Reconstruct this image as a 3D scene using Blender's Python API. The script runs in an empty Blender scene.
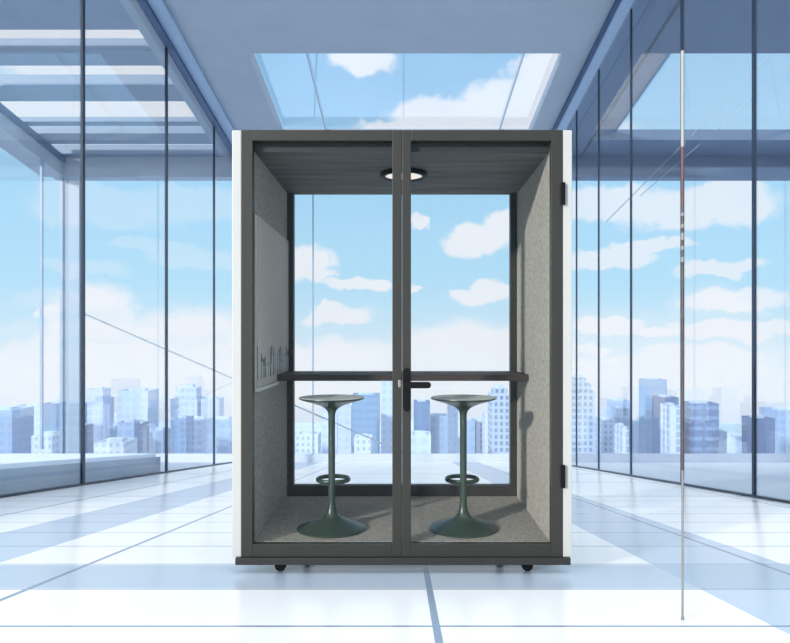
import bpy, bmesh, math, random
from mathutils import Vector, Matrix

random.seed(7)
S = bpy.context.scene
COL = S.collection
PI = math.pi

# ------------------------------------------------------------------ camera numbers
F = 700.0            # focal length in pixels (790 wide)
CU, CV = 402.0, 337.0
HC = 1.26            # camera height
SLOPE = 100.0 / F    # the hall floor is a gentle ramp falling away from the camera
FL0 = 0.541


def fz(y, off=0.0):
    """height of the ramped hall floor at depth y (plus an offset above it)"""
    return FL0 - SLOPE * y + off


def lin(r, g, b):
    def c(x):
        x /= 255.0
        return x / 12.92 if x <= 0.04045 else ((x + 0.055) / 1.055) ** 2.4
    return (c(r), c(g), c(b), 1.0)


# ------------------------------------------------------------------ materials
def newmat(name):
    m = bpy.data.materials.new(name)
    m.use_nodes = True
    nt = m.node_tree
    for n in list(nt.nodes):
        nt.nodes.remove(n)
    return m, nt, nt.nodes.new('ShaderNodeOutputMaterial')


def N(nt, kind, **kw):
    n = nt.nodes.new(kind)
    for k, v in kw.items():
        setattr(n, k, v)
    return n


def math_node(nt, op, a, b=None, c=None, clamp=False):
    n = nt.nodes.new('ShaderNodeMath')
    n.operation = op
    n.use_clamp = clamp
    for i, v in enumerate((a, b, c)):
        if v is None:
            continue
        if isinstance(v, (int, float)):
            n.inputs[i].default_value = v
        else:
            nt.links.new(v, n.inputs[i])
    return n.outputs[0]


def mix_col(nt, fac, a, b):
    n = nt.nodes.new('ShaderNodeMix')
    n.data_type = 'RGBA'
    for sock, v in ((n.inputs[0], fac), (n.inputs[6], a), (n.inputs[7], b)):
        if isinstance(v, (int, float)):
            sock.default_value = v
        elif isinstance(v, tuple):
            sock.default_value = v
        else:
            nt.links.new(v, sock)
    return n.outputs[2]


def plain(name, col, rough=0.5, metal=0.0, noise=0.0, scale=30.0, stretch=(1, 1, 1), bump=0.0, spec=0.5, detail=4.0):
    m, nt, out = newmat(name)
    p = N(nt, 'ShaderNodeBsdfPrincipled')
    p.inputs['Roughness'].default_value = rough
    p.inputs['Metallic'].default_value = metal
    p.inputs['Specular IOR Level'].default_value = spec
    p.inputs['Base Color'].default_value = col
    nt.links.new(p.outputs[0], out.inputs[0])
    if noise or bump:
        tc = N(nt, 'ShaderNodeTexCoord')
        mp = N(nt, 'ShaderNodeMapping')
        mp.inputs['Scale'].default_value = stretch
        nt.links.new(tc.outputs['Object'], mp.inputs[0])
        nz = N(nt, 'ShaderNodeTexNoise')
        nz.inputs['Scale'].default_value = scale
        nz.inputs['Detail'].default_value = detail
        nt.links.new(mp.outputs[0], nz.inputs['Vector'])
        if noise:
            lo = tuple(max(0, c * (1 - noise)) for c in col[:3]) + (1,)
            hi = tuple(min(1, c * (1 + noise)) for c in col[:3]) + (1,)
            r = N(nt, 'ShaderNodeValToRGB')
            r.color_ramp.elements[0].position = 0.3
            r.color_ramp.elements[1].position = 0.7
            r.color_ramp.elements[0].color = lo
            r.color_ramp.elements[1].color = hi
            nt.links.new(nz.outputs[0], r.inputs[0])
            nt.links.new(r.outputs[0], p.inputs['Base Color'])
        if bump:
            b = N(nt, 'ShaderNodeBump')
            b.inputs['Strength'].default_value = bump
            b.inputs['Distance'].default_value = 0.01
            nt.links.new(nz.outputs[0], b.inputs['Height'])
            nt.links.new(b.outputs[0], p.inputs['Normal'])
    return m


def glass(name, tint, ior=1.45, gain=1.0, rough=0.0):
    m, nt, out = newmat(name)
    t = N(nt, 'ShaderNodeBsdfTransparent')
    t.inputs[0].default_value = tint
    g = N(nt, 'ShaderNodeBsdfGlossy')
    g.inputs['Roughness'].default_value = rough
    g.inputs[0].default_value = (1, 1, 1, 1)
    fr = N(nt, 'ShaderNodeFresnel')
    fr.inputs[0].default_value = ior
    k = math_node(nt, 'MULTIPLY', fr.outputs[0], gain, clamp=True)
    mx = N(nt, 'ShaderNodeMixShader')
    nt.links.new(k, mx.inputs[0])
    nt.links.new(t.outputs[0], mx.inputs[1])
    nt.links.new(g.outputs[0], mx.inputs[2])
    nt.links.new(mx.outputs[0], out.inputs[0])
    return m


def emit(name, col, st):
    m, nt, out = newmat(name)
    e = N(nt, 'ShaderNodeEmission')
    e.inputs[0].default_value = col
    e.inputs[1].default_value = st
    nt.links.new(e.outputs[0], out.inputs[0])
    return m


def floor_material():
    m, nt, out = newmat('hall_tiles')
    p = N(nt, 'ShaderNodeBsdfPrincipled')
    nt.links.new(p.outputs[0], out.inputs[0])
    tc = N(nt, 'ShaderNodeTexCoord')
    sp = N(nt, 'ShaderNodeSeparateXYZ')
    nt.links.new(tc.outputs['Object'], sp.inputs[0])
    x, y = sp.outputs[0], sp.outputs[1]

    def band(v, a, b):
        return math_node(nt, 'MULTIPLY', math_node(nt, 'GREATER_THAN', v, a), math_node(nt, 'LESS_THAN', v, b))

    def joint(v, off, period, w):
        f = math_node(nt, 'FRACT', math_node(nt, 'DIVIDE', math_node(nt, 'SUBTRACT', v, off - w / 2), period))
        return math_node(nt, 'LESS_THAN', f, w / period)

    nz = N(nt, 'ShaderNodeTexNoise')
    nz.inputs['Scale'].default_value = 0.7
    nz.inputs['Detail'].default_value = 2
    nt.links.new(tc.outputs['Object'], nz.inputs['Vector'])
    base = mix_col(nt, nz.outputs[0], lin(228, 230, 234), lin(240, 241, 244))
    st = math_node(nt, 'MAXIMUM', band(x, -3.0, -2.3), band(x, 1.41, 2.16))  # both stripes put beam shade and reflection into the tile colour
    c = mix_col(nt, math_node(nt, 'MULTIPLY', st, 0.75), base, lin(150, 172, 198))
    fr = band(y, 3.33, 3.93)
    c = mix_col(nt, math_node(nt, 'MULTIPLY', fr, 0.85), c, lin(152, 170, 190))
    jy = joint(y, 3.31, 0.65, 0.022)
    jy = math_node(nt, 'MULTIPLY', jy, math_node(nt, 'LESS_THAN', y, 8.0))
    jy2 = math_node(nt, 'MULTIPLY', joint(y, 3.31, 2.6, 0.05), math_node(nt, 'GREATER_THAN', y, 8.0))
    jx = joint(x, 0.13, 1.9, 0.030)
    j = math_node(nt, 'MAXIMUM', math_node(nt, 'MAXIMUM', jy, jy2), jx)
    c = mix_col(nt, math_node(nt, 'MULTIPLY', j, 0.9), c, lin(104, 124, 150))
    nt.links.new(c, p.inputs['Base Color'])
    p.inputs['Roughness'].default_value = 0.22
    p.inputs['Specular IOR Level'].default_value = 0.5
    return m


def facade(name, wall, pane, px=3.0, pz=3.2, wx=0.6, wz=0.55):
    """a building front: a grid of darker or lighter panes on the wall colour"""
    m, nt, out = newmat(name)
    p = N(nt, 'ShaderNodeBsdfPrincipled')
    nt.links.new(p.outputs[0], out.inputs[0])
    p.inputs['Roughness'].default_value = 0.6
    tc = N(nt, 'ShaderNodeTexCoord')
    sp = N(nt, 'ShaderNodeSeparateXYZ')
    nt.links.new(tc.outputs['Object'], sp.inputs[0])
    h = math_node(nt, 'ADD', sp.outputs[0], sp.outputs[1])
    fx = math_node(nt, 'LESS_THAN', math_node(nt, 'FRACT', math_node(nt, 'DIVIDE', h, px)), wx)
    fzz = math_node(nt, 'LESS_THAN', math_node(nt, 'FRACT', math_node(nt, 'DIVIDE', sp.outputs[2], pz)), wz)
    w = math_node(nt, 'MULTIPLY', fx, fzz)
    nz = N(nt, 'ShaderNodeTexNoise')
    nz.inputs['Scale'].default_value = 0.08
    nt.links.new(tc.outputs['Object'], nz.inputs['Vector'])
    w = math_node(nt, 'MULTIPLY', w, math_node(nt, 'ADD', nz.outputs[0], 0.3, clamp=True))
    nt.links.new(mix_col(nt, w, wall, pane), p.inputs['Base Color'])
    return m


M = {}
M['floor'] = floor_material()
M['ceil'] = plain('ceiling_plaster', lin(152, 164, 178), 0.6, noise=0.04, scale=1.5)
M['soffit'] = plain('soffit_paint', lin(150, 160, 170), 0.6, noise=0.04, scale=1.5)
M['reflected_ceiling'] = plain('reflected_ceiling_paint', lin(78, 98, 126), 0.5, noise=0.05, scale=1.0)
M['header'] = plain('header_paint', lin(160, 170, 184), 0.5, noise=0.04, scale=2)
M['terrace'] = plain('terrace_tiles', lin(182, 189, 204), 0.5, noise=0.03, scale=1)
M['sill_pale'] = plain('sill_pale', lin(196, 202, 216), 0.5, noise=0.03, scale=3)
M['beam'] = plain('pergola_paint', lin(122, 138, 158), 0.5, noise=0.04, scale=2)
M['trim_dark'] = plain('trim_dark_blue', lin(50, 76, 112), 0.4, noise=0.06, scale=8)
M['trim_light'] = plain('trim_light_blue', lin(142, 164, 190), 0.35, noise=0.05, scale=8)
M['mullion'] = plain('mullion_dark', lin(26, 42, 62), 0.35, noise=0.06, scale=12, spec=0.4)
M['mullion_pale'] = plain('mullion_pale', lin(150, 168, 188), 0.3, noise=0.04, scale=12)
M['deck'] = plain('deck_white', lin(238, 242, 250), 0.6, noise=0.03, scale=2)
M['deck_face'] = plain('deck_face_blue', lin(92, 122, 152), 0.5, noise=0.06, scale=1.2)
M['sill'] = plain('sill_grey', lin(150, 160, 178), 0.55, noise=0.04, scale=3)
M['column'] = plain('column_pale', lin(150, 166, 182), 0.4, noise=0.04, scale=3)
M['hall_glass'] = glass('hall_glass', (0.975, 0.988, 0.995, 1), 1.3, 0.28)
M['sky_glass'] = glass('skylight_glass', (0.985, 0.993, 1.0, 1), 1.3, 0.4)
M['booth_glass'] = glass('booth_glass', (0.985, 0.988, 0.988, 1), 1.3, 0.4)
M['frame'] = plain('booth_frame_grey', lin(44, 43, 38), 0.5, noise=0.07, scale=14, stretch=(1, 1, 0.15), spec=0.35)
M['frame_dark'] = plain('booth_frame_dark', lin(43, 42, 40), 0.5, noise=0.06, scale=14, spec=0.35)
M['white_panel'] = plain('white_panel', lin(177, 175, 170), 0.45, noise=0.02, scale=3)
M['felt'] = plain('grey_felt', lin(154, 150, 141), 0.95, noise=0.22, scale=42, bump=0.3, spec=0.1)
M['carpet'] = plain('grey_carpet', lin(144, 140, 132), 0.95, noise=0.26, scale=75, bump=0.5, spec=0.1)
M['ceil_board'] = plain('streaked_ceiling_board', lin(88, 87, 81), 0.7, noise=0.4, scale=3, stretch=(0.6, 5, 1), spec=0.2, detail=7)
M['counter'] = plain('counter_dark_brown', lin(56, 48, 45), 0.6, noise=0.12, scale=12, stretch=(0.3, 3, 3), spec=0.2)
M['reflection_base'] = plain('reflection_panel_grey', lin(186, 176, 164), 0.6, spec=0.2, noise=0.04, scale=20)
M['reflection_dark'] = plain('reflected_skyline_dark', lin(66, 64, 62), 0.5, noise=0.2, scale=30)
M['reflection_light'] = plain('reflected_skyline_light', lin(190, 186, 180), 0.5, noise=0.1, scale=60)
M['black'] = plain('black_metal', lin(12, 12, 13), 0.55, noise=0.1, scale=30, spec=0.15)
M['steel'] = plain('brushed_steel', lin(150, 150, 148), 0.35, metal=0.6, noise=0.06, scale=60)
M['green'] = plain('dark_green_enamel', lin(42, 58, 49), 0.33, noise=0.05, scale=40, spec=0.5)
M['seat_green'] = plain('seat_grey_green', lin(186, 188, 178), 0.35, noise=0.05, scale=40, spec=0.6)
M['lamp'] = emit('lamp_diffuser', (1.0, 0.93, 0.86, 1), 0.95)
M['pole_white'] = plain('pole_pale', lin(150, 150, 146), 0.5, noise=0.05, scale=30)
M['pole_red'] = plain('pole_maroon', lin(88, 58, 62), 0.5, noise=0.3, scale=25)
M['pole_dark'] = plain('pole_dark', lin(66, 58, 58), 0.45, noise=0.35, scale=22)
M['pole_grey'] = plain('pole_grey', lin(122, 120, 120), 0.45, noise=0.1, scale=30)
M['reflection_line'] = plain('reflection_line_grey', lin(140, 152, 165), 0.4, noise=0.05, scale=30)
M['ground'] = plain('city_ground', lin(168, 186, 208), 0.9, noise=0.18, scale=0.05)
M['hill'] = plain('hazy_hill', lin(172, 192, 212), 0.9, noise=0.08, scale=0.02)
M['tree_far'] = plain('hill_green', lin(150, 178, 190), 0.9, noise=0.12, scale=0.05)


# ------------------------------------------------------------------ mesh helpers
def finish(name, bm, mat, parent=None, smooth=False, loc=None):
    bmesh.ops.recalc_face_normals(bm, faces=bm.faces)
    me = bpy.data.meshes.new(name)
    bm.to_mesh(me)
    bm.free()
    if mat:
        me.materials.append(mat)
    if smooth:
        for p in me.polygons:
            p.use_smooth = True
        try:
            me.set_sharp_from_angle(angle=math.radians(40))
        except Exception:
            pass
    o = bpy.data.objects.new(name, me)
    COL.objects.link(o)
    if parent:
        o.parent = parent
    if loc:
        o.location = loc
    return o


def box(bm, x0, x1, y0, y1, z0, z1, bev=0.0):
    v = [bm.verts.new(c) for c in ((x0, y0, z0), (x1, y0, z0), (x1, y1, z0), (x0, y1, z0),
                                   (x0, y0, z1), (x1, y0, z1), (x1, y1, z1), (x0, y1, z1))]
    fs = [bm.faces.new([v[i] for i in q]) for q in ((3, 2, 1, 0), (4, 5, 6, 7), (0, 1, 5, 4), (1, 2, 6, 5), (2, 3, 7, 6), (3, 0, 4, 7))]
    if bev:
        es = list({e for f in fs for e in f.edges})
        bmesh.ops.bevel(bm, geom=es, offset=bev, segments=2, affect='EDGES', profile=0.6)


def rbox(bm, x0, x1, y0, y1, o0, o1):
    """a box that follows the ramp: verticals stay vertical, its length lies along the ramp"""
    v = [bm.verts.new((x, y, fz(y, o))) for o in (o0, o1) for x, y in ((x0, y0), (x1, y0), (x1, y1), (x0, y1))]
    for q in ((3, 2, 1, 0), (4, 5, 6, 7), (0, 1, 5, 4), (1, 2, 6, 5), (2, 3, 7, 6), (3, 0, 4, 7)):
        bm.faces.new([v[i] for i in q])


def prism(bm, pts, axis, a, b):
    """extrude a 2-D outline along an axis: pts are the two other coordinates"""
    def put(p, t):
        if axis == 'x':
            return (t, p[0], p[1])
        if axis == 'y':
            return (p[0], t, p[1])
        return (p[0], p[1], t)
    A = [bm.verts.new(put(p, a)) for p in pts]
    B = [bm.verts.new(put(p, b)) for p in pts]
    bm.faces.new(A[::-1])
    bm.faces.new(B)
    n = len(pts)
    for i in range(n):
        bm.faces.new((A[i], A[(i + 1) % n], B[(i + 1) % n], B[i]))


def lathe(bm, prof, seg=48, cx=0, cy=0):
    rings = []
    for r, z in prof:
        if r < 1e-6:
            rings.append([bm.verts.new((cx, cy, z))])
        else:
            rings.append([bm.verts.new((cx + r * math.cos(2 * PI * i / seg), cy + r * math.sin(2 * PI * i / seg), z)) for i in range(seg)])
    for A, B in zip(rings, rings[1:]):
        for i in range(seg):
            j = (i + 1) % seg
            if len(A) == 1 and len(B) == 1:
                continue
            if len(A) == 1:
                bm.faces.new((A[0], B[i], B[j]))
            elif len(B) == 1:
                bm.faces.new((A[i], A[j], B[0]))
            else:
                bm.faces.new((A[i], A[j], B[j], B[i]))


def torus(bm, R, r, cx, cy, cz, seg=56, ts=12):
    rows = []
    for i in range(seg):
        a = 2 * PI * i / seg
        rows.append([bm.verts.new((cx + (R + r * math.cos(b)) * math.cos(a), cy + (R + r * math.cos(b)) * math.sin(a), cz + r * math.sin(b)))
                     for b in (2 * PI * k / ts for k in range(ts))])
    for i in range(seg):
        for k in range(ts):
            bm.faces.new((rows[i][k], rows[(i + 1) % seg][k], rows[(i + 1) % seg][(k + 1) % ts], rows[i][(k + 1) % ts]))


def tube(bm, a, b, r, seg=10):
    a, b = Vector(a), Vector(b)
    d = (b - a).normalized()
    u = d.cross(Vector((0, 0, 1)) if abs(d.z) < 0.9 else Vector((1, 0, 0))).normalized()
    w = d.cross(u)
    A = [bm.verts.new(a + r * (u * math.cos(t) + w * math.sin(t))) for t in (2 * PI * i / seg for i in range(seg))]
    B = [bm.verts.new(b + r * (u * math.cos(t) + w * math.sin(t))) for t in (2 * PI * i / seg for i in range(seg))]
    bm.faces.new(A[::-1])
    bm.faces.new(B)
    for i in range(seg):
        bm.faces.new((A[i], A[(i + 1) % seg], B[(i + 1) % seg], B[i]))


def empty(name, loc=(0, 0, 0)):
    o = bpy.data.objects.new(name, None)
    o.empty_display_size = 0.1
    o.location = loc
    COL.objects.link(o)
    return o


def tag(o, label=None, cat=None, group=None, kind=None):
    if label:
        o['label'] = label
    if cat:
        o['category'] = cat
    if group:
        o['group'] = group
    if kind:
        o['kind'] = kind
    return o


def struct(o, label=None):
    o['kind'] = 'structure'
    if label:
        o['label'] = label
    return o


def copy_tree(o, parent=None):
    c = o.copy()
    COL.objects.link(c)
    if parent:
        c.parent = parent
    for ch in list(o.children):
        copy_tree(ch, c)
    return c


# ------------------------------------------------------------------ the glass hall (setting)
XL, XR, YB = -4.75, 4.20, 20.0
CE = 8.719           # ceiling height above the ramp
HB = 8.149            # underside of the header beams

bm = bmesh.new()
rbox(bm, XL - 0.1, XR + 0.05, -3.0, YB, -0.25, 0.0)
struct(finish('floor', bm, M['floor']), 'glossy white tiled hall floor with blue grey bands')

# ceiling with its skylight opening
bm = bmesh.new()
SX0, SX1, SY0, SY1 = -3.2, 3.4, 14.6, 18.85
C0 = 8.0
rbox(bm, XL, SX0, C0, YB + 0.3, CE, CE + 0.3)
rbox(bm, SX1, XR, C0, YB + 0.3, CE, CE + 0.3)
rbox(bm, SX0, SX1, C0, SY0, CE, CE + 0.3)
rbox(bm, SX0, SX1, SY1, YB + 0.3, CE, CE + 0.3)
struct(finish('ceiling', bm, M['ceil']), 'smooth pale blue grey ceiling with a wide skylight')

wn = [0]
tn = [0]


def window(bmg, mat, label):
    wn[0] += 1
    return struct(finish('window_%d' % wn[0], bmg, mat), label)


def trim(bmt, mat, label):
    tn[0] += 1
    return struct(finish('trim_%d' % tn[0], bmt, mat), label)


bm = bmesh.new()
rbox(bm, SX0 - 0.04, SX1 + 0.04, SY0 - 0.04, SY1 + 0.04, CE + 0.31, CE + 0.33)
sk = window(bm, M['sky_glass'], 'clear skylight pane above the booth')
for x in (-2.05, 2.62):
    bm = bmesh.new()
    rbox(bm, x - 0.012, x + 0.012, SY0, SY1, CE + 0.22, CE + 0.31)
    finish('glazing_bar', bm, M['mullion_pale'], sk)

# ceiling edge trims
bm = bmesh.new()
rbox(bm, XL - 0.02, XL + 0.13, 6.8, YB, CE - 0.16, CE - 0.005)
trim(bm, M['trim_dark'], 'dark blue trim along the left ceiling edge')
bm = bmesh.new()
rbox(bm, XL + 0.13, XL + 0.40, 8.0, YB, CE - 0.08, CE - 0.005)
trim(bm, M['trim_light'], 'light blue cove beside the left ceiling edge')
bm = bmesh.new()
rbox(bm, XR - 0.24, XR - 0.02, 8.0, YB, CE - 0.16, CE - 0.005)
trim(bm, M['trim_light'], 'light blue trim along the right ceiling edge')
bm = bmesh.new()
rbox(bm, XR - 0.30, XR - 0.24, 8.0, YB, CE - 0.10, CE - 0.005)
trim(bm, M['trim_dark'], 'thin dark line beside the right ceiling trim')

# left glass wall: panes between dark mullions
ml = [6.8, 10.42, 14.12, 17.7, YB]
for i, (a, b) in enumerate(zip(ml, ml[1:])):
    bm = bmesh.new()
    rbox(bm, XL - 0.006, XL + 0.006, a, b, 0.0, CE - 0.16)
    w = window(bm, M['hall_glass'], 'tall glass pane of the left hall wall')
    bm = bmesh.new()
    t = 0.045
    rbox(bm, XL - 0.016, XL + 0.016, a - t, a + t, 0.0, CE - 0.16)
    finish('mullion', bm, M['mullion'], w)
    bm = bmesh.new()
    rbox(bm, XL - 0.03, XL + 0.03, a, b, 0.0, 0.03)
    finish('bottom_rail', bm, M['mullion'], w)
# right glass wall
mr = [6.3, 8.35, 10.5, 12.84, 14.95, 16.85, 18.5, YB]
for i, (a, b) in enumerate(zip(mr, mr[1:])):
    bm = bmesh.new()
    rbox(bm, XR - 0.006, XR + 0.006, a, b, 0.0, CE - 0.16)
    w = window(bm, M['hall_glass'], 'tall glass pane of the right hall wall')
    bm = bmesh.new()
    t = 0.03 if i in (1, 2) else 0.022
    rbox(bm, XR - 0.014, XR + 0.014, a - t, a + t, 0.0, CE - 0.16)
    finish('mullion', bm, M['mullion'], w)
    bm = bmesh.new()
    rbox(bm, XR - 0.03, XR + 0.03, a, b, 0.0, 0.03)
    finish('bottom_rail', bm, M['mullion'], w)
# back glass wall
mb = [XL, -2.54, 0.05, XR]
for i, (a, b) in enumerate(zip(mb, mb[1:])):
    bm = bmesh.new()
    rbox(bm, a, b, YB - 0.006, YB + 0.006, 0.23, HB)
    w = window(bm, M['sky_glass'], 'clear glass pane of the back hall wall')
    if i:
        bm = bmesh.new()
        rbox(bm, a - 0.018, a + 0.018, YB - 0.03, YB + 0.03, 0.23, HB)
        finish('mullion', bm, M['mullion_pale'], w)

# header beams and sill along the back, across hall and both terraces
bm = bmesh.new()
rbox(bm, -10.0, XR, YB, YB + 0.3, HB, CE)
struct(finish('wall_back', bm, M['header']), 'pale blue grey header beam along the back of the hall')
bm = bmesh.new()
rbox(bm, -12.0, XR, YB, YB + 0.6, -0.25, 0.235)
trim(bm, M['sill_pale'], 'low pale sill along the back of the hall')
bm = bmesh.new()
rbox(bm, XR, 13.0, YB, YB + 0.6, -0.25, 0.235)
trim(bm, M['sill'], 'low blue grey sill along the back of the right terrace')

# left: raised terrace behind the glass
bm = bmesh.new()
rbox(bm, -12.0, XL - 0.22, 4.0, 14.14, 0.32, 0.385)
struct(finish('terrace_deck', bm, M['deck']), 'white topped raised terrace outside the left glass wall')
bm = bmesh.new()
rbox(bm, -11.9, XL - 0.12, 4.0, 14.12, -0.25, 0.32)
struct(finish('terrace_face', bm, M['deck_face']), 'blue grey side of the raised terrace')
bm = bmesh.new()
rbox(bm, -12.0, XL - 0.1, 14.14, YB, -0.25, -0.01)
struct(finish('terrace_floor', bm, M['sill']), 'pale strip of floor behind the raised terrace')

# left eave, pergola beams
bm = bmesh.new()
rbox(bm, XL - 0.42, XL, C0, YB + 0.3, CE, CE + 0.25)
trim(bm, M['soffit'], 'flat eave outside the left glass wall')
pg = empty('pergola', (-7.4, 16.0, fz(16.0, CE)))
tag(pg, 'blue grey slatted pergola roof outside the left glass wall', 'pergola')


def child(name, bmx, mat, par, smooth=False):
    """link a mesh given in world coordinates under a thing"""
    loc = par.matrix_world.translation if par.parent else par.location
    bmesh.ops.translate(bmx, verts=bmx.verts, vec=-Vector(loc))
    return finish(name, bmx, mat, par, smooth)


for a, b, h in ((9.2, 10.0, .25), (10.9, 11.6, .25), (12.4, 13.75, .3), (14.5, 15.08, .26), (15.95, 16.68, .26), (17.75, 18.0, .12), (18.45, 19.12, .26), (19.75, YB + 0.3, .25)):
    bm = bmesh.new()
    rbox(bm, -9.9, XL - 0.42, a, b, CE, CE + h)
    child('beam', bm, M['beam'], pg)
bm = bmesh.new()
rbox(bm, -10.3, -9.65, 9.2, YB, HB, CE)
child('edge_beam', bm, M['header'], pg)
bm = bmesh.new()
rbox(bm, -9.65, -9.6, 9.2, YB, CE - 0.18, CE)
child('edge_rail', bm, M['trim_dark'], pg)
# glass corner column of the terrace
bm = bmesh.new()
rbox(bm, -9.66, -9.18, YB - 0.1, YB + 0.2, 0.0, HB)
struct(finish('terrace_column', bm, M['column']), 'pale corner column of the left terrace')
bm = bmesh.new()
rbox(bm, -9.70, -9.62, YB - 0.16, YB - 0.1, 0.0, HB)
rbox(bm, -9.70, -9.64, 18.75, 18.83, 0.385, HB)
trim(bm, M['mullion_pale'], 'slim mullions at the far left terrace corner')

bm = bmesh.new()
rbox(bm, XR + 0.05, 13.0, 4.0, YB, -0.25, -0.01)
struct(finish('terrace_floor', bm, M['terrace']), 'pale terrace floor outside the right glass wall')
# right: reflection of ceiling and skylight in the glass, built as a slab outside
bm = bmesh.new()
KX0, KX1 = 5.6, 12.0
rbox(bm, XR, KX0, C0, YB + 0.3, CE, CE + 0.28)
rbox(bm, KX1, 13.0, C0, YB + 0.3, CE, CE + 0.28)
rbox(bm, KX0, KX1, C0, 14.6, CE, CE + 0.28)
rbox(bm, KX0, KX1, 18.85, YB + 0.3, CE, CE + 0.28)
rbox(bm, XR, 13.0, YB, YB + 0.3, HB, CE)
struct(finish('skylight_reflection', bm, M['reflected_ceiling']), 'dark blue grey slab with an opening standing in for the skylight reflection in the right glass wall')
bm = bmesh.new()
rbox(bm, 5.08, 5.13, C0, YB, CE - 0.03, CE - 0.002)
trim(bm, M['mullion'], 'thin dark line standing in for a reflected edge in the right glass wall')


def reflection_line(name, a, b, r, label):  # lines reflected in the glass, built as thin rods outside
    bmx = bmesh.new()
    tube(bmx, a, b, r, 8)
    o = finish(name, bmx, M['reflection_line'], None, True)
    return tag(o, label, 'reflection_line')


def at(u, v, y):
    return ((u - CU) * y / F, y, HC + (CV - v) * y / F)


p0 = at(82.6, 313, YB + 0.05)
reflection_line('glass_reflection_line', p0, at(404, 453, YB + 0.35), 0.022, 'thin grey line standing in for a reflected edge, slanting down from the left terrace column')
reflection_line('glass_reflection_line', at(778, 48, 17.9), at(606, 222, 19.9), 0.012, 'thin pale line standing in for a reflection, slanting up behind the right glass wall, upper of the pair')
reflection_line('glass_reflection_line', at(790, 66, 18.0), at(640, 196, 19.8), 0.010, 'thin pale line standing in for a reflection, slanting up behind the right glass wall, lower of the pair')

# ------------------------------------------------------------------ the booth
BY = 3.70
booth = empty('office_booth', (0, BY, fz(BY)))
tag(booth, 'grey glass fronted two person office booth with white sides on the hall floor', 'booth')
XI = 0.79            # inner wall
XO = 0.899           # outer side
YR = 4.81            # inner rear
ZF, ZC, ZT = 0.166, 2.250, 2.354

bm = bmesh.new()
box(bm, -0.878, 0.888, BY - 0.02, 4.95, 0.060, 0.097, 0.004)
child('plinth', bm, M['frame_dark'], booth)
bm = bmesh.new()
box(bm, -XI, XI, BY + 0.05, YR + 0.06, 0.0975, ZF)
child('floor_carpet', bm, M['carpet'], booth)
for s, nm in ((-1, 'side_panel'), (1, 'side_panel')):
    bm = bmesh.new()
    a, b = sorted((s * 0.850, s * XO))
    box(bm, a, b, BY, 4.95, 0.0975, ZT, 0.004)
    child(nm, bm, M['white_panel'], booth)
    bm = bmesh.new()
    a, b = sorted((s * XI, s * 0.849))
    box(bm, a, b, BY + 0.05, 4.94, 0.0975, ZC + 0.05)
    child('felt_lining', bm, M['felt'], booth)
bm = bmesh.new()
box(bm, -XI, XI, BY + 0.07, YR + 0.06, ZC, ZC + 0.05)
child('ceiling_board', bm, M['ceil_board'], booth)
bm = bmesh.new()
box(bm, -0.849, 0.849, BY + 0.002, 4.95, ZT - 0.03, ZT, 0.003)
child('roof_panel', bm, M['frame_dark'], booth)
bm = bmesh.new()
box(bm, -XI, XI, BY + 0.05, BY + 0.068, ZC, ZT - 0.0305)
child('front_fascia', bm, M['frame_dark'], booth)
# rear frame and glass
bm = bmesh.new()
box(bm, -XI, -XI + 0.044, YR, YR + 0.06, ZF, ZC)
box(bm, XI - 0.044, XI, YR, YR + 0.06, ZF, ZC)
box(bm, -XI + 0.044, XI - 0.044, YR, YR + 0.06, ZF, 0.240)
child('rear_frame', bm, M['frame_dark'], booth)
bm = bmesh.new()
box(bm, -XI + 0.044, XI - 0.044, YR + 0.026, YR + 0.034, 0.240, ZC)
child('rear_glass', bm, M['booth_glass'], booth)
# counter
bm = bmesh.new()
box(bm, -XI, XI, 4.36, YR - 0.001, 0.986, 1.026, 0.003)
child('counter', bm, M['counter'], booth)


# doors
def door(x0, x1, lw, rw):
    z0, z1 = 0.0985, ZT
    b1 = bmesh.new()
    y0, y1 = BY - 0.004, BY + 0.046
    box(b1, x0, x0 + lw, y0, y1, z0, z1, 0.003)
    box(b1, x1 - rw, x1, y0, y1, z0, z1, 0.003)
    box(b1, x0 + lw, x1 - rw, y0, y1, z1 - 0.057, z1, 0.003)
    box(b1, x0 + lw, x1 - rw, y0, y1, z0, z0 + 0.066, 0.003)
    d = child('door', b1, M['frame'], booth)
    b2 = bmesh.new()
    box(b2, x0 + lw, x1 - rw, BY + 0.018, BY + 0.026, z0 + 0.066, z1 - 0.057)
    sub('glass_pane', b2, M['booth_glass'], d)
    return d


def sub(name, bmx, mat, par, smooth=False):
    bmesh.ops.translate(bmx, verts=bmx.verts, vec=-Vector(booth.location))
    return finish(name, bmx, mat, par, smooth)


dl = door(-0.849, -0.0006, 0.060, 0.0505)
dr = door(0.0005, 0.849, 0.047, 0.060)
# handle plate, lever, hinges
cap = []
for i in range(13):
    t = PI * i / 12
    cap.append((0.0265 + 0.0205 * math.cos(t), 1.076 + 0.0205 * math.sin(t)))
for i in range(13):
    t = PI + PI * i / 12
    cap.append((0.0265 + 0.0205 * math.cos(t), 0.889 + 0.0205 * math.sin(t)))
bm = bmesh.new()
prism(bm, cap, 'y', BY - 0.018, BY - 0.0035)
sub('handle_plate', bm, M['black'], dr)
bm = bmesh.new()
tube(bm, (0.0265, BY - 0.018, 1.010), (0.0265, BY - 0.062, 1.010), 0.013, 16)
lv = []
for i in range(9):
    t = -PI / 2 + PI * i / 8
    lv.append((0.135 + 0.0165 * math.cos(t), 1.0095 + 0.0165 * math.sin(t)))
for i in range(9):
    t = PI / 2 + PI * i / 8
    lv.append((0.030 + 0.0165 * math.cos(t), 1.0095 + 0.0165 * math.sin(t)))
prism(bm, lv, 'y', BY - 0.064, BY - 0.044)
sub('lever', bm, M['black'], dr, True)
bm = bmesh.new()
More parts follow.
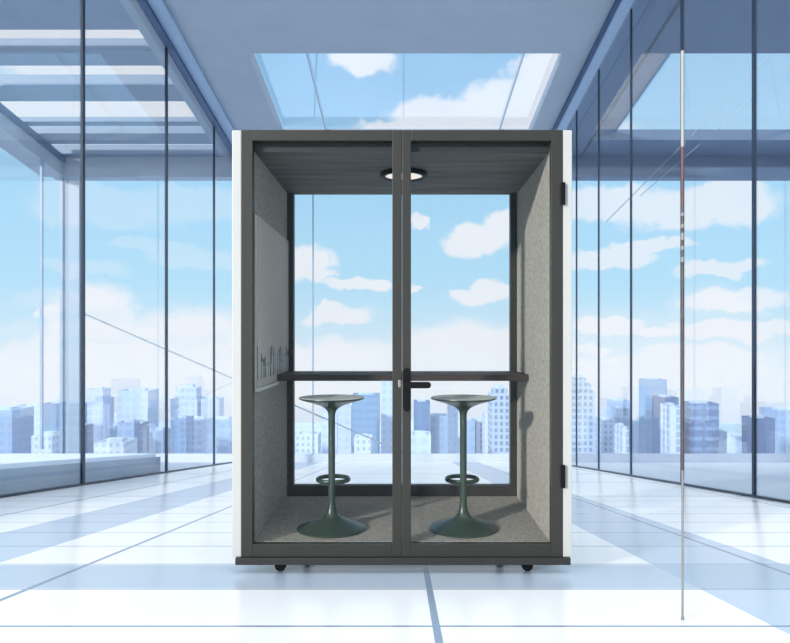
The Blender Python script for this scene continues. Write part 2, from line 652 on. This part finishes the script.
box(bm, -0.020, -0.006, BY - 0.008, BY - 0.0035, 0.995, 1.033, 0.002)
sub('strike_plate', bm, M['steel'], dl)
for z0, z1 in ((0.465, 0.585), (1.958, 2.075)):
    bm = bmesh.new()
    box(bm, 0.838, 0.860, BY - 0.02, BY - 0.0005, z0, z1, 0.003)
    sub('hinge', bm, M['black'], dr)

# ceiling light
bm = bmesh.new()
lathe(bm, [(0.112, ZC - 0.004), (0.112, ZC - 0.026), (0.134, ZC - 0.028), (0.141, ZC - 0.020), (0.141, ZC - 0.0005), (0.112, ZC - 0.0005)], 48, 0.010, 4.22)
lt = child('ceiling_light', bm, M['black'], booth, True)
lt['label'] = 'round black rimmed ceiling light'
bm = bmesh.new()
lathe(bm, [(0.0, ZC - 0.018), (0.1125, ZC - 0.018), (0.1125, ZC - 0.006), (0.0, ZC - 0.006)], 48, 0.010, 4.22)
sub('diffuser', bm, M['lamp'], lt)

# skyline reflection in the left door glass, shaped and coloured as a raised panel
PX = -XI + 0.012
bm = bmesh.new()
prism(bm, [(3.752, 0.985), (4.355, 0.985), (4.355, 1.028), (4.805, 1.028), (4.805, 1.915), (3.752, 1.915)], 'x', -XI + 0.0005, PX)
wp = child('reflection_panel', bm, M['reflection_base'], booth)
wp['label'] = 'grey panel on the left felt wall standing in for a reflection in the door glass'
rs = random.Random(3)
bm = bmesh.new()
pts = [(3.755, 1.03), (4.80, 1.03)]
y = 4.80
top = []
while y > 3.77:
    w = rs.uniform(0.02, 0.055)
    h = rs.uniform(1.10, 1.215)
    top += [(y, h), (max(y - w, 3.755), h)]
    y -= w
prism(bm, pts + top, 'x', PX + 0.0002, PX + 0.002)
sub('reflected_skyline', bm, M['reflection_dark'], wp)
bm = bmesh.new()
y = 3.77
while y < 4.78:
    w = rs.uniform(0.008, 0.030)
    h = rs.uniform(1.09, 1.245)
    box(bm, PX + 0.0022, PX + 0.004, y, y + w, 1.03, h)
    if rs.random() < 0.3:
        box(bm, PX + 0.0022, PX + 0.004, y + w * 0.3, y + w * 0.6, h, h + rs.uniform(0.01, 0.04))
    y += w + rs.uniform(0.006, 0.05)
sub('reflected_skyline_strips', bm, M['reflection_light'], wp)
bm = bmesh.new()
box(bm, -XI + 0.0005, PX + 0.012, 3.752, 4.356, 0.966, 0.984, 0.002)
sub('reflection_edge', bm, M['reflection_light'], wp)

# casters; the rear ones stand on longer stems because the floor falls away
for x in (-0.652, 0.673):
    for y, rear in ((3.765, False), (4.87, True)):
        g = fz(y)
        r = 0.030
        bm = bmesh.new()
        tube(bm, (x, y - 0.012, g + r), (x, y + 0.012, g + r), r, 28)
        c = child('caster', bm, M['black'], booth, True)
        bm = bmesh.new()
        box(bm, x - 0.020, x + 0.020, y - 0.018, y + 0.018, g + r + 0.012, 0.0598, 0.003)
        sub('caster_stem', bm, M['black'], c)

# ------------------------------------------------------------------ stools
def smooth_profile(pts, n=6):
    out = []
    P = [pts[0]] + pts + [pts[-1]]
    for i in range(1, len(P) - 2):
        p0, p1, p2, p3 = (Vector(q) for q in P[i - 1:i + 3])
        for k in range(n):
            t = k / n
            q = 0.5 * ((2 * p1) + (p2 - p0) * t + (2 * p0 - 5 * p1 + 4 * p2 - p3) * t * t + (3 * p1 - p0 - 3 * p2 + p3) * t ** 3)
            out.append((max(q.x, 0.0), q.y))
    out.append(tuple(pts[-1]))
    return out


def make_stool():
    root = empty('bar_stool')
    b = bmesh.new()
    lathe(b, [(0.0, 0.0), (0.193, 0.0), (0.197, 0.003), (0.197, 0.007)] +
          smooth_profile([(0.194, 0.010), (0.15, 0.026), (0.10, 0.045), (0.06, 0.063), (0.036, 0.085), (0.0245, 0.118), (0.0195, 0.16)]) + [(0.0, 0.16)], 64)
    finish('base', b, M['green'], root, True)
    b = bmesh.new()
    lathe(b, [(0.0, 0.158), (0.0195, 0.158), (0.0195, 0.65), (0.0, 0.65)], 32)
    finish('column', b, M['green'], root, True)
    b = bmesh.new()
    prof = smooth_profile([(0.0195, 0.635), (0.024, 0.655), (0.036, 0.672), (0.065, 0.690), (0.11, 0.706), (0.155, 0.719), (0.182, 0.728)])
    lathe(b, [(0.0, 0.635)] + prof + [(0.187, 0.733), (0.186, 0.737)], 64)
    for v in b.verts:
        v.co.z += 0.012
    shell = finish('seat', b, M['green'], root, True)
    b = bmesh.new()
    lathe(b, [(0.1865, 0.7365), (0.181, 0.7395), (0.16, 0.737), (0.10, 0.731), (0.05, 0.729), (0.0, 0.7285)], 64)
    for v in b.verts:
        v.co.z += 0.012
    top = finish('seat_top', b, M['seat_green'], shell, True)
    top['label'] = 'shallow dished grey green sitting surface'
    b = bmesh.new()
    torus(b, 0.092, 0.009, 0.0, 0.088, 0.265)
    for v in b.verts:
        v.co.z = 0.265 + (v.co.z - 0.265) * 1.4
    finish('footrest', b, M['green'], root, True)
    return root


s1 = make_stool()
s1.location = (-0.401, 3.995, ZF)
tag(s1, 'dark green pedestal bar stool behind the left door leaf', 'stool', 'bar stools in the booth')
s2 = copy_tree(s1)
s2.location = (0.350, 3.995, ZF)
tag(s2, 'dark green pedestal bar stool behind the right door leaf, under the lever handle', 'stool', 'bar stools in the booth')

# ------------------------------------------------------------------ slim pole standing in front on the right
py = 2.75
px = (682.5 - CU) * py / F
g = fz(py)
pole = empty('slim_pole', (px, py, g))
tag(pole, 'slim upright pole, pale above and dark below, standing right of the booth', 'pole')


def zv(v):
    return HC + (CV - v) * py / F


for nm, v0, v1, r, mt in (('foot', 620, 616, 0.0065, 'pole_grey'), ('lower_rod', 616, 470, 0.0045, 'pole_grey'), ('dark_rod', 470, 272, 0.0065, 'pole_dark'),
                          ('patterned_rod', 272, 204, 0.0065, 'pole_dark'), ('maroon_rod', 204, 147, 0.0065, 'pole_red'), ('pale_rod', 147, 51, 0.0065, 'pole_white')):
    bm = bmesh.new()
    z0 = g if v0 == 620 else zv(v0)
    tube(bm, (px, py, z0), (px, py, zv(v1)), r, 14)
    if nm == 'maroon_rod':
        tube(bm, (px, py, zv(202)), (px, py, zv(198)), 0.0068, 14)
    o = child(nm, bm, M[mt], pole, True)
    o['label'] = {'foot': 'grey end tip', 'lower_rod': 'thin grey lower rod', 'dark_rod': 'dark brown section', 'patterned_rod': 'dark patterned section',
                  'maroon_rod': 'maroon section', 'pale_rod': 'pale grey upper section'}[nm]
for v0, v1 in ((262, 257), (250, 246), (240, 233), (228, 224), (216, 213)):
    bm = bmesh.new()
    tube(bm, (px, py, zv(v0)), (px, py, zv(v1)), 0.0068, 14)
    child('pale_band', bm, M['pole_grey'], pole, True)

# ------------------------------------------------------------------ the city beyond
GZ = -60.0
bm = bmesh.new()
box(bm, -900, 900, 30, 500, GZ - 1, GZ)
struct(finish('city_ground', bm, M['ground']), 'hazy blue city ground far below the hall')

B = {
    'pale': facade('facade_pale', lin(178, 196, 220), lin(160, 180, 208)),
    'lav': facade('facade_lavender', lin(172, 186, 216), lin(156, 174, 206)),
    'mid': facade('facade_mid_blue', lin(134, 160, 194), lin(114, 144, 182)),
    'blue': facade('facade_blue', lin(78, 116, 160), lin(68, 104, 150), 5, 6, 0.8, 0.8),
    'navy': facade('facade_navy', lin(40, 70, 122), lin(30, 58, 110), 4, 5, 0.7, 0.7),
    'dark': facade('facade_dark_bands', lin(48, 80, 130), lin(100, 130, 172), 30, 3.4, 0.97, 0.35),
    'white': facade('facade_white', lin(188, 200, 218), lin(128, 150, 184), 1.6, 1.9, 0.5, 0.5),
    'grid': facade('facade_grid', lin(158, 176, 200), lin(66, 96, 138), 1.7, 2.0, 0.55, 0.6),
    'strip': facade('facade_strips', lin(190, 202, 220), lin(92, 124, 164), 3.0, 2.0, 0.5, 0.8),
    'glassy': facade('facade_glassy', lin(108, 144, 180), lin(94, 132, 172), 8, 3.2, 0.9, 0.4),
}


PLOTS = []


def building(u0, u1, vt, y, mat, label, tiers=(), depth=None, roof=True, turn=0.0, group=None):
    """u0,u1: sides, vt: top, as seen in the photo; y: distance in metres; tiers: narrower blocks (u0,u1,vt) on top"""
    while True:      # step back until the plot is free
        x0, x1 = (u0 - CU) * y / F, (u1 - CU) * y / F
        dd = depth or max(8.0, min(x1 - x0, 26.0))
        if any(x0 < q[1] + .5 and x1 > q[0] - .5 and y < q[3] + .5 and y + dd > q[2] - .5 for q in PLOTS):
            y += 3.0
        else:
            break
    PLOTS.append((x0, x1, y, y + dd))
    zt = HC + (CV - vt) * y / F
    w = x1 - x0
    d = depth or max(8.0, min(w, 26.0))
    cx = (x0 + x1) / 2
    e = empty('office_tower' if zt - GZ > 22 else 'low_rise_block', (cx, y, GZ))
    b = bmesh.new()
    box(b, -w / 2, w / 2, 0, d, 0, zt - GZ)
    body = finish('facade', b, B[mat], e)
    z = zt - GZ
    for (a, c, v) in tiers:
        b = bmesh.new()
        zz = HC + (CV - v) * y / F - GZ
        xa, xc = (a - CU) * y / F - cx, (c - CU) * y / F - cx
        box(b, xa, xc, d * 0.15, d * 0.85, z, zz)
        finish('upper_tier', b, B[mat], e)
        z = zz
    if roof:
        b = bmesh.new()
        ww = (w if not tiers else (tiers[-1][1] - tiers[-1][0]) * y / F)
        xm = 0 if not tiers else ((tiers[-1][0] + tiers[-1][1]) / 2 - CU) * y / F - cx
        box(b, xm - ww * 0.3, xm + ww * 0.25, d * 0.4, d * 0.7, z, z + 1.0)
        finish('rooftop_unit', b, B['pale'], e)
        b = bmesh.new()
        for q in ((-w / 2, w / 2, 0, 0.5), (-w / 2, w / 2, d - 0.5, d), (-w / 2, -w / 2 + 0.5, 0.5, d - 0.5), (w / 2 - 0.5, w / 2, 0.5, d - 0.5)):
            box(b, q[0], q[1], q[2], q[3], zt - GZ, zt - GZ + 0.5)
        finish('roof_rim', b, B[mat], e)
    return tag(e, label, 'building', group)


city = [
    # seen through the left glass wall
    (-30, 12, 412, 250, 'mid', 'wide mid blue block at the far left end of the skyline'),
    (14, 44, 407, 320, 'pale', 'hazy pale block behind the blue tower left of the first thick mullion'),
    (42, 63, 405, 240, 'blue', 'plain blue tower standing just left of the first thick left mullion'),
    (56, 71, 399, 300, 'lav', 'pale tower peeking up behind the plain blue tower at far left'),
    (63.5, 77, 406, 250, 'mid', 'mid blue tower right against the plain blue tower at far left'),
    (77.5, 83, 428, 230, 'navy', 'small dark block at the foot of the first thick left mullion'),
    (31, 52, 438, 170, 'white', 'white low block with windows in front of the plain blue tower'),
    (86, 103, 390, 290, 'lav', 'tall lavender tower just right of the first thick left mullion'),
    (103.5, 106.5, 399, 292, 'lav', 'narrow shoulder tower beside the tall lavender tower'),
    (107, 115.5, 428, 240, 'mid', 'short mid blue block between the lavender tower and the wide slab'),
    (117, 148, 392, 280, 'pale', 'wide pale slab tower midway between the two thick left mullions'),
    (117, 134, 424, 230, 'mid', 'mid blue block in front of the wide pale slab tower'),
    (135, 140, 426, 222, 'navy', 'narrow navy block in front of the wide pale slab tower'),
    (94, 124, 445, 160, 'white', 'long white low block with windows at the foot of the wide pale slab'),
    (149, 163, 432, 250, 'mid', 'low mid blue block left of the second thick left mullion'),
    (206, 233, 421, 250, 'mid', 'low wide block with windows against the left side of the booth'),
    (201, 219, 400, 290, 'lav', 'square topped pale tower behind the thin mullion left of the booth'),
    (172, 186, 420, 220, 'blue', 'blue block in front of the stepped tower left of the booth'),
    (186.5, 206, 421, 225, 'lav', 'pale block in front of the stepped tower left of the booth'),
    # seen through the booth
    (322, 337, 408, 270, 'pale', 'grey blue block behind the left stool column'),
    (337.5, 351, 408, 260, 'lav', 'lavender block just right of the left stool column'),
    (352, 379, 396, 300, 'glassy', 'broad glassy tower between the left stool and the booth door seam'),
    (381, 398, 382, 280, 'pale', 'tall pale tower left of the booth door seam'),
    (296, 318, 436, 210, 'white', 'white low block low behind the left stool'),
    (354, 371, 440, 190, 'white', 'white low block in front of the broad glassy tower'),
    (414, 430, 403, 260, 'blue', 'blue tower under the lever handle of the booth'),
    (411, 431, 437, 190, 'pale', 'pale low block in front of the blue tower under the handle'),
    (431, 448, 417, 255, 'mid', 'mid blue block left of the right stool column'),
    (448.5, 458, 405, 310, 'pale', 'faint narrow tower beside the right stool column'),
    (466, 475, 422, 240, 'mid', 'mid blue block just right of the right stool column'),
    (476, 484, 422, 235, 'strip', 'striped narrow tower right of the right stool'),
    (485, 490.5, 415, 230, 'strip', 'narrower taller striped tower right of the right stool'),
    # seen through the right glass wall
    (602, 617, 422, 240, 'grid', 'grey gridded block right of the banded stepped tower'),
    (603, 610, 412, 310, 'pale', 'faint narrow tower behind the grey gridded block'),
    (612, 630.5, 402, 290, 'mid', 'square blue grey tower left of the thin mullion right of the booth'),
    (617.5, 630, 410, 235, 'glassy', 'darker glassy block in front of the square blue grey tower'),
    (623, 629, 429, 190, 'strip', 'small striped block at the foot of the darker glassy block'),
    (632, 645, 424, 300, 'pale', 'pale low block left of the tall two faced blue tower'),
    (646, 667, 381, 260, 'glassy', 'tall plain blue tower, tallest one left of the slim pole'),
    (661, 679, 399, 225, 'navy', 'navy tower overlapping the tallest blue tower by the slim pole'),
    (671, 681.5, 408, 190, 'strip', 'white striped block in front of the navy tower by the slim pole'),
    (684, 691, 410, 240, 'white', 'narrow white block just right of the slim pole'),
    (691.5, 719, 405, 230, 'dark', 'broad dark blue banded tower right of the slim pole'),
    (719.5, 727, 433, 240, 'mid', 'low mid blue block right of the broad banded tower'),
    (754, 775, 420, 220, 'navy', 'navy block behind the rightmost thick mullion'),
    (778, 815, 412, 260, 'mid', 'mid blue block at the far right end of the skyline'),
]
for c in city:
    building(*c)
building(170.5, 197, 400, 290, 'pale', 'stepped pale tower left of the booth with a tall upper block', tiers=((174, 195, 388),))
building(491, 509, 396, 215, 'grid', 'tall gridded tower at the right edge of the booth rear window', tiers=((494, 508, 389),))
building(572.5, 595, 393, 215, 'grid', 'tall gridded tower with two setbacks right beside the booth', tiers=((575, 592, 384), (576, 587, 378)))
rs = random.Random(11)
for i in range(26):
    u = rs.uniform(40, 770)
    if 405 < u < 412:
        continue
    w = rs.uniform(8, 20)
    building(u, u + w, rs.uniform(436, 450), rs.uniform(330, 420), rs.choice(['pale', 'white', 'mid', 'lav']),
             'hazy low block among the roofs between the taller skyline towers', roof=False, group='distant low blocks')

# hills at the horizon of the city
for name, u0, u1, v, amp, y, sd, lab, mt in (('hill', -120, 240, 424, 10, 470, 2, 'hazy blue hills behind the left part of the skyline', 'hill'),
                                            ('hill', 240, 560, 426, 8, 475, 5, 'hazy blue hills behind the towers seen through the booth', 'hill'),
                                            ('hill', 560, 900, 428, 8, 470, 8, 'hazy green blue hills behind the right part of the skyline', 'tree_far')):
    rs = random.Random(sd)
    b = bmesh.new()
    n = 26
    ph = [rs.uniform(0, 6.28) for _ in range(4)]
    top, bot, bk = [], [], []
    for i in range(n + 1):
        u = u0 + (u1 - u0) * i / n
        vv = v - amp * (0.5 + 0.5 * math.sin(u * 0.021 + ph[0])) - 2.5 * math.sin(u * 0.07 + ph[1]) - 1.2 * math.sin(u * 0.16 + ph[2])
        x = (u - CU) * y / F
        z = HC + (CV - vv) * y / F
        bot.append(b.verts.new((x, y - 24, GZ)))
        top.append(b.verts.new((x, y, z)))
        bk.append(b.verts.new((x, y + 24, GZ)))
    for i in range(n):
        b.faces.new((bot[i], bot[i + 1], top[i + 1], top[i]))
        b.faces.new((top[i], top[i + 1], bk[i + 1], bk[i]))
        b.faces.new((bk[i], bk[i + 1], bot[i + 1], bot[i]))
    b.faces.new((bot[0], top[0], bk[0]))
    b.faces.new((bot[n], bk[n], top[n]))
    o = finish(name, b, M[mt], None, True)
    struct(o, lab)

# thin haze lying over the city
m, hn, ho = newmat('city_haze')
vs = N(hn, 'ShaderNodeVolumeScatter')
vs.inputs['Color'].default_value = (0.98, 0.99, 1.0, 1)
vs.inputs['Density'].default_value = 0.0016
hn.links.new(vs.outputs[0], ho.inputs['Volume'])
bm = bmesh.new()
box(bm, -420, 420, 32, 152, GZ + 0.2, -0.3)
hz = finish('haze', bm, m)
tag(hz, 'thin pale haze hanging in front of the city towers', 'haze', kind='stuff')

# ------------------------------------------------------------------ sky
W = bpy.data.worlds.new('sky')
S.world = W
W.use_nodes = True
nt = W.node_tree
for n in list(nt.nodes):
    nt.nodes.remove(n)
out = N(nt, 'ShaderNodeOutputWorld')
bg = N(nt, 'ShaderNodeBackground')
nt.links.new(bg.outputs[0], out.inputs[0])
tc = N(nt, 'ShaderNodeTexCoord')
sp = N(nt, 'ShaderNodeSeparateXYZ')
nt.links.new(tc.outputs['Generated'], sp.inputs[0])
az = math_node(nt, 'ARCTAN2', sp.outputs[0], sp.outputs[1])
el = math_node(nt, 'ARCSINE', sp.outputs[2])
cmb = N(nt, 'ShaderNodeCombineXYZ')
nt.links.new(az, cmb.inputs[0])
nt.links.new(el, cmb.inputs[1])
# two noises push the cloud outlines about
n1 = N(nt, 'ShaderNodeTexNoise')
n1.inputs['Scale'].default_value = 20
n1.inputs['Detail'].default_value = 9
n1.inputs['Roughness'].default_value = 0.6
nt.links.new(cmb.outputs[0], n1.inputs['Vector'])
off = N(nt, 'ShaderNodeVectorMath', operation='SUBTRACT')
nt.links.new(n1.outputs['Color'], off.inputs[0])
off.inputs[1].default_value = (0.5, 0.5, 0.5)
scl = N(nt, 'ShaderNodeVectorMath', operation='MULTIPLY')
nt.links.new(off.outputs[0], scl.inputs[0])
scl.inputs[1].default_value = (0.075, 0.05, 0)
P = N(nt, 'ShaderNodeVectorMath', operation='ADD')
nt.links.new(cmb.outputs[0], P.inputs[0])
nt.links.new(scl.outputs[0], P.inputs[1])


def ang(u, v):
    d = Vector(((u - CU) / F, 1.0, (CV - v) / F)).normalized()
    return math.atan2(d.x, d.y), math.asin(d.z)


blobs = [  # centre u,v and half sizes in photo pixels
    # rear window, left light
    (308, 262, 24, 20), (322, 276, 16, 10), (362, 286, 32, 7), (338, 315, 38, 9), (330, 308, 16, 7),
    (340, 372, 120, 32), 
    # rear window, right light
    (418, 222, 10, 5), (478, 240, 34, 16), (500, 222, 22, 16), (480, 296, 34, 9), (490, 290, 18, 9),
    (470, 358, 90, 36), (410, 288, 12, 4),
    # left of the booth
    (95, 325, 45, 42), (140, 350, 60, 36), (205, 345, 55, 38), (45, 372, 60, 30), (46, 311, 18, 4), (80, 372, 80, 40),
    # right of the booth
    (600, 205, 60, 17), (690, 208, 90, 20), (735, 195, 40, 18), (610, 257, 50, 10), (650, 245, 40, 7), (605, 326, 34, 9), (590, 349, 24, 6), (650, 334, 30, 5),
    (660, 372, 120, 16), (730, 300, 60, 12), (735, 330, 70, 10), (720, 268, 50, 8), (700, 355, 60, 12),
    # skylight
    (520, 100, 60, 26), (450, 116, 60, 18), (555, 70, 46, 24), (400, 128, 40, 10), (362, 58, 34, 20), (500, 140, 120, 22),
    # above the left pergola
    (110, 60, 120, 60), (60, 120, 90, 40), (180, 130, 60, 30),
]
cur = None
for (u, v, ru, rv) in blobs:
    a, e = ang(u, v)
    a2, _ = ang(u + ru, v)
    _, e2 = ang(u, v - rv)
    ra, re = abs(a2 - a), abs(e2 - e)
    m1 = N(nt, 'ShaderNodeVectorMath', operation='MULTIPLY_ADD')
    nt.links.new(P.outputs[0], m1.inputs[0])
    m1.inputs[1].default_value = (1 / ra, 1 / re, 0)
    m1.inputs[2].default_value = (-a / ra, -e / re, 0)
    ln = N(nt, 'ShaderNodeVectorMath', operation='LENGTH')
    nt.links.new(m1.outputs[0], ln.inputs[0])
    cur = ln.outputs['Value'] if cur is None else math_node(nt, 'MINIMUM', cur, ln.outputs['Value'])
mr_ = N(nt, 'ShaderNodeMapRange', interpolation_type='SMOOTHSTEP')
nt.links.new(cur, mr_.inputs['Value'])
mr_.inputs['From Min'].default_value = 1.22
mr_.inputs['From Max'].default_value = 0.78
cloud = math_node(nt, 'MULTIPLY', mr_.outputs[0], 0.97)
ramp = N(nt, 'ShaderNodeValToRGB')
er = ramp.color_ramp
rm = N(nt, 'ShaderNodeMapRange')
nt.links.new(el, rm.inputs['Value'])
rm.inputs['From Min'].default_value = -0.4
rm.inputs['From Max'].default_value = 1.2
nt.links.new(rm.outputs[0], ramp.inputs[0])
stops = [(-0.4, (200, 214, 234)), (-0.13, (222, 232, 246)), (-0.07, (240, 246, 254)), (-0.01, (218, 239, 252)), (0.07, (188, 229, 252)),
         (0.2, (174, 221, 251)), (0.30, (150, 203, 240)), (0.42, (128, 186, 228)), (1.1, (100, 160, 215))]
while len(er.elements) < len(stops):
    er.elements.new(0.5)
for el_, (p, c) in zip(er.elements, stops):
    el_.position = (p + 0.4) / 1.6
for el_, (p, c) in zip(er.elements, stops):
    el_.color = lin(*c)
n2 = N(nt, 'ShaderNodeTexNoise')
n2.inputs['Scale'].default_value = 9
n2.inputs['Detail'].default_value = 4
nt.links.new(P.outputs[0], n2.inputs['Vector'])
ccol = mix_col(nt, math_node(nt, 'MULTIPLY', n2.outputs[0], 0.5), lin(253, 253, 255), lin(222, 230, 246))
col = mix_col(nt, cloud, ramp.outputs[0], ccol)
# unseen sky overhead, brightened far above the horizon sky to light the floor
up = N(nt, 'ShaderNodeMapRange', interpolation_type='SMOOTHSTEP')
nt.links.new(sp.outputs[2], up.inputs['Value'])
up.inputs['From Min'].default_value = 0.42
up.inputs['From Max'].default_value = 0.85
bright = up.outputs[0]
col = mix_col(nt, math_node(nt, 'MULTIPLY', bright, 0.8), col, lin(255, 248, 236))
nt.links.new(col, bg.inputs[0])
nt.links.new(math_node(nt, 'ADD', math_node(nt, 'MULTIPLY', bright, 1.8), 1.0), bg.inputs[1])

# sun, low behind the camera's left shoulder
sd = bpy.data.lights.new('sun', 'SUN')
sd.energy = 4.2
sd.angle = math.radians(3)
sd.color = (1.0, 0.97, 0.93)
so = bpy.data.objects.new('sun', sd)
COL.objects.link(so)
so.rotation_euler = Vector((0.443, 0.48, -0.19)).to_track_quat('-Z', 'Y').to_euler()

# ------------------------------------------------------------------ camera
cd = bpy.data.cameras.new('camera')
cd.sensor_fit = 'HORIZONTAL'
cd.sensor_width = 36.0
cd.lens = F / 790.0 * 36.0
cd.shift_x = -(CU - 395.0) / 790.0
cd.shift_y = (CV - 321.5) / 790.0
cd.clip_start = 0.05
cd.clip_end = 3000
co = bpy.data.objects.new('camera', cd)
COL.objects.link(co)
co.location = (0, 0, HC)
co.rotation_euler = (PI / 2, 0, 0)
S.camera = co

# ------------------------------------------------------------------ look
S.view_settings.view_transform = 'Standard'
S.view_settings.look = 'None'
S.view_settings.exposure = 0.0
S.view_settings.gamma = 1.0
S.view_settings.use_curve_mapping = False
S.cycles.use_denoising = True
S.cycles.max_bounces = 10
S.cycles.diffuse_bounces = 5
S.cycles.glossy_bounces = 4
S.cycles.transparent_max_bounces = 24
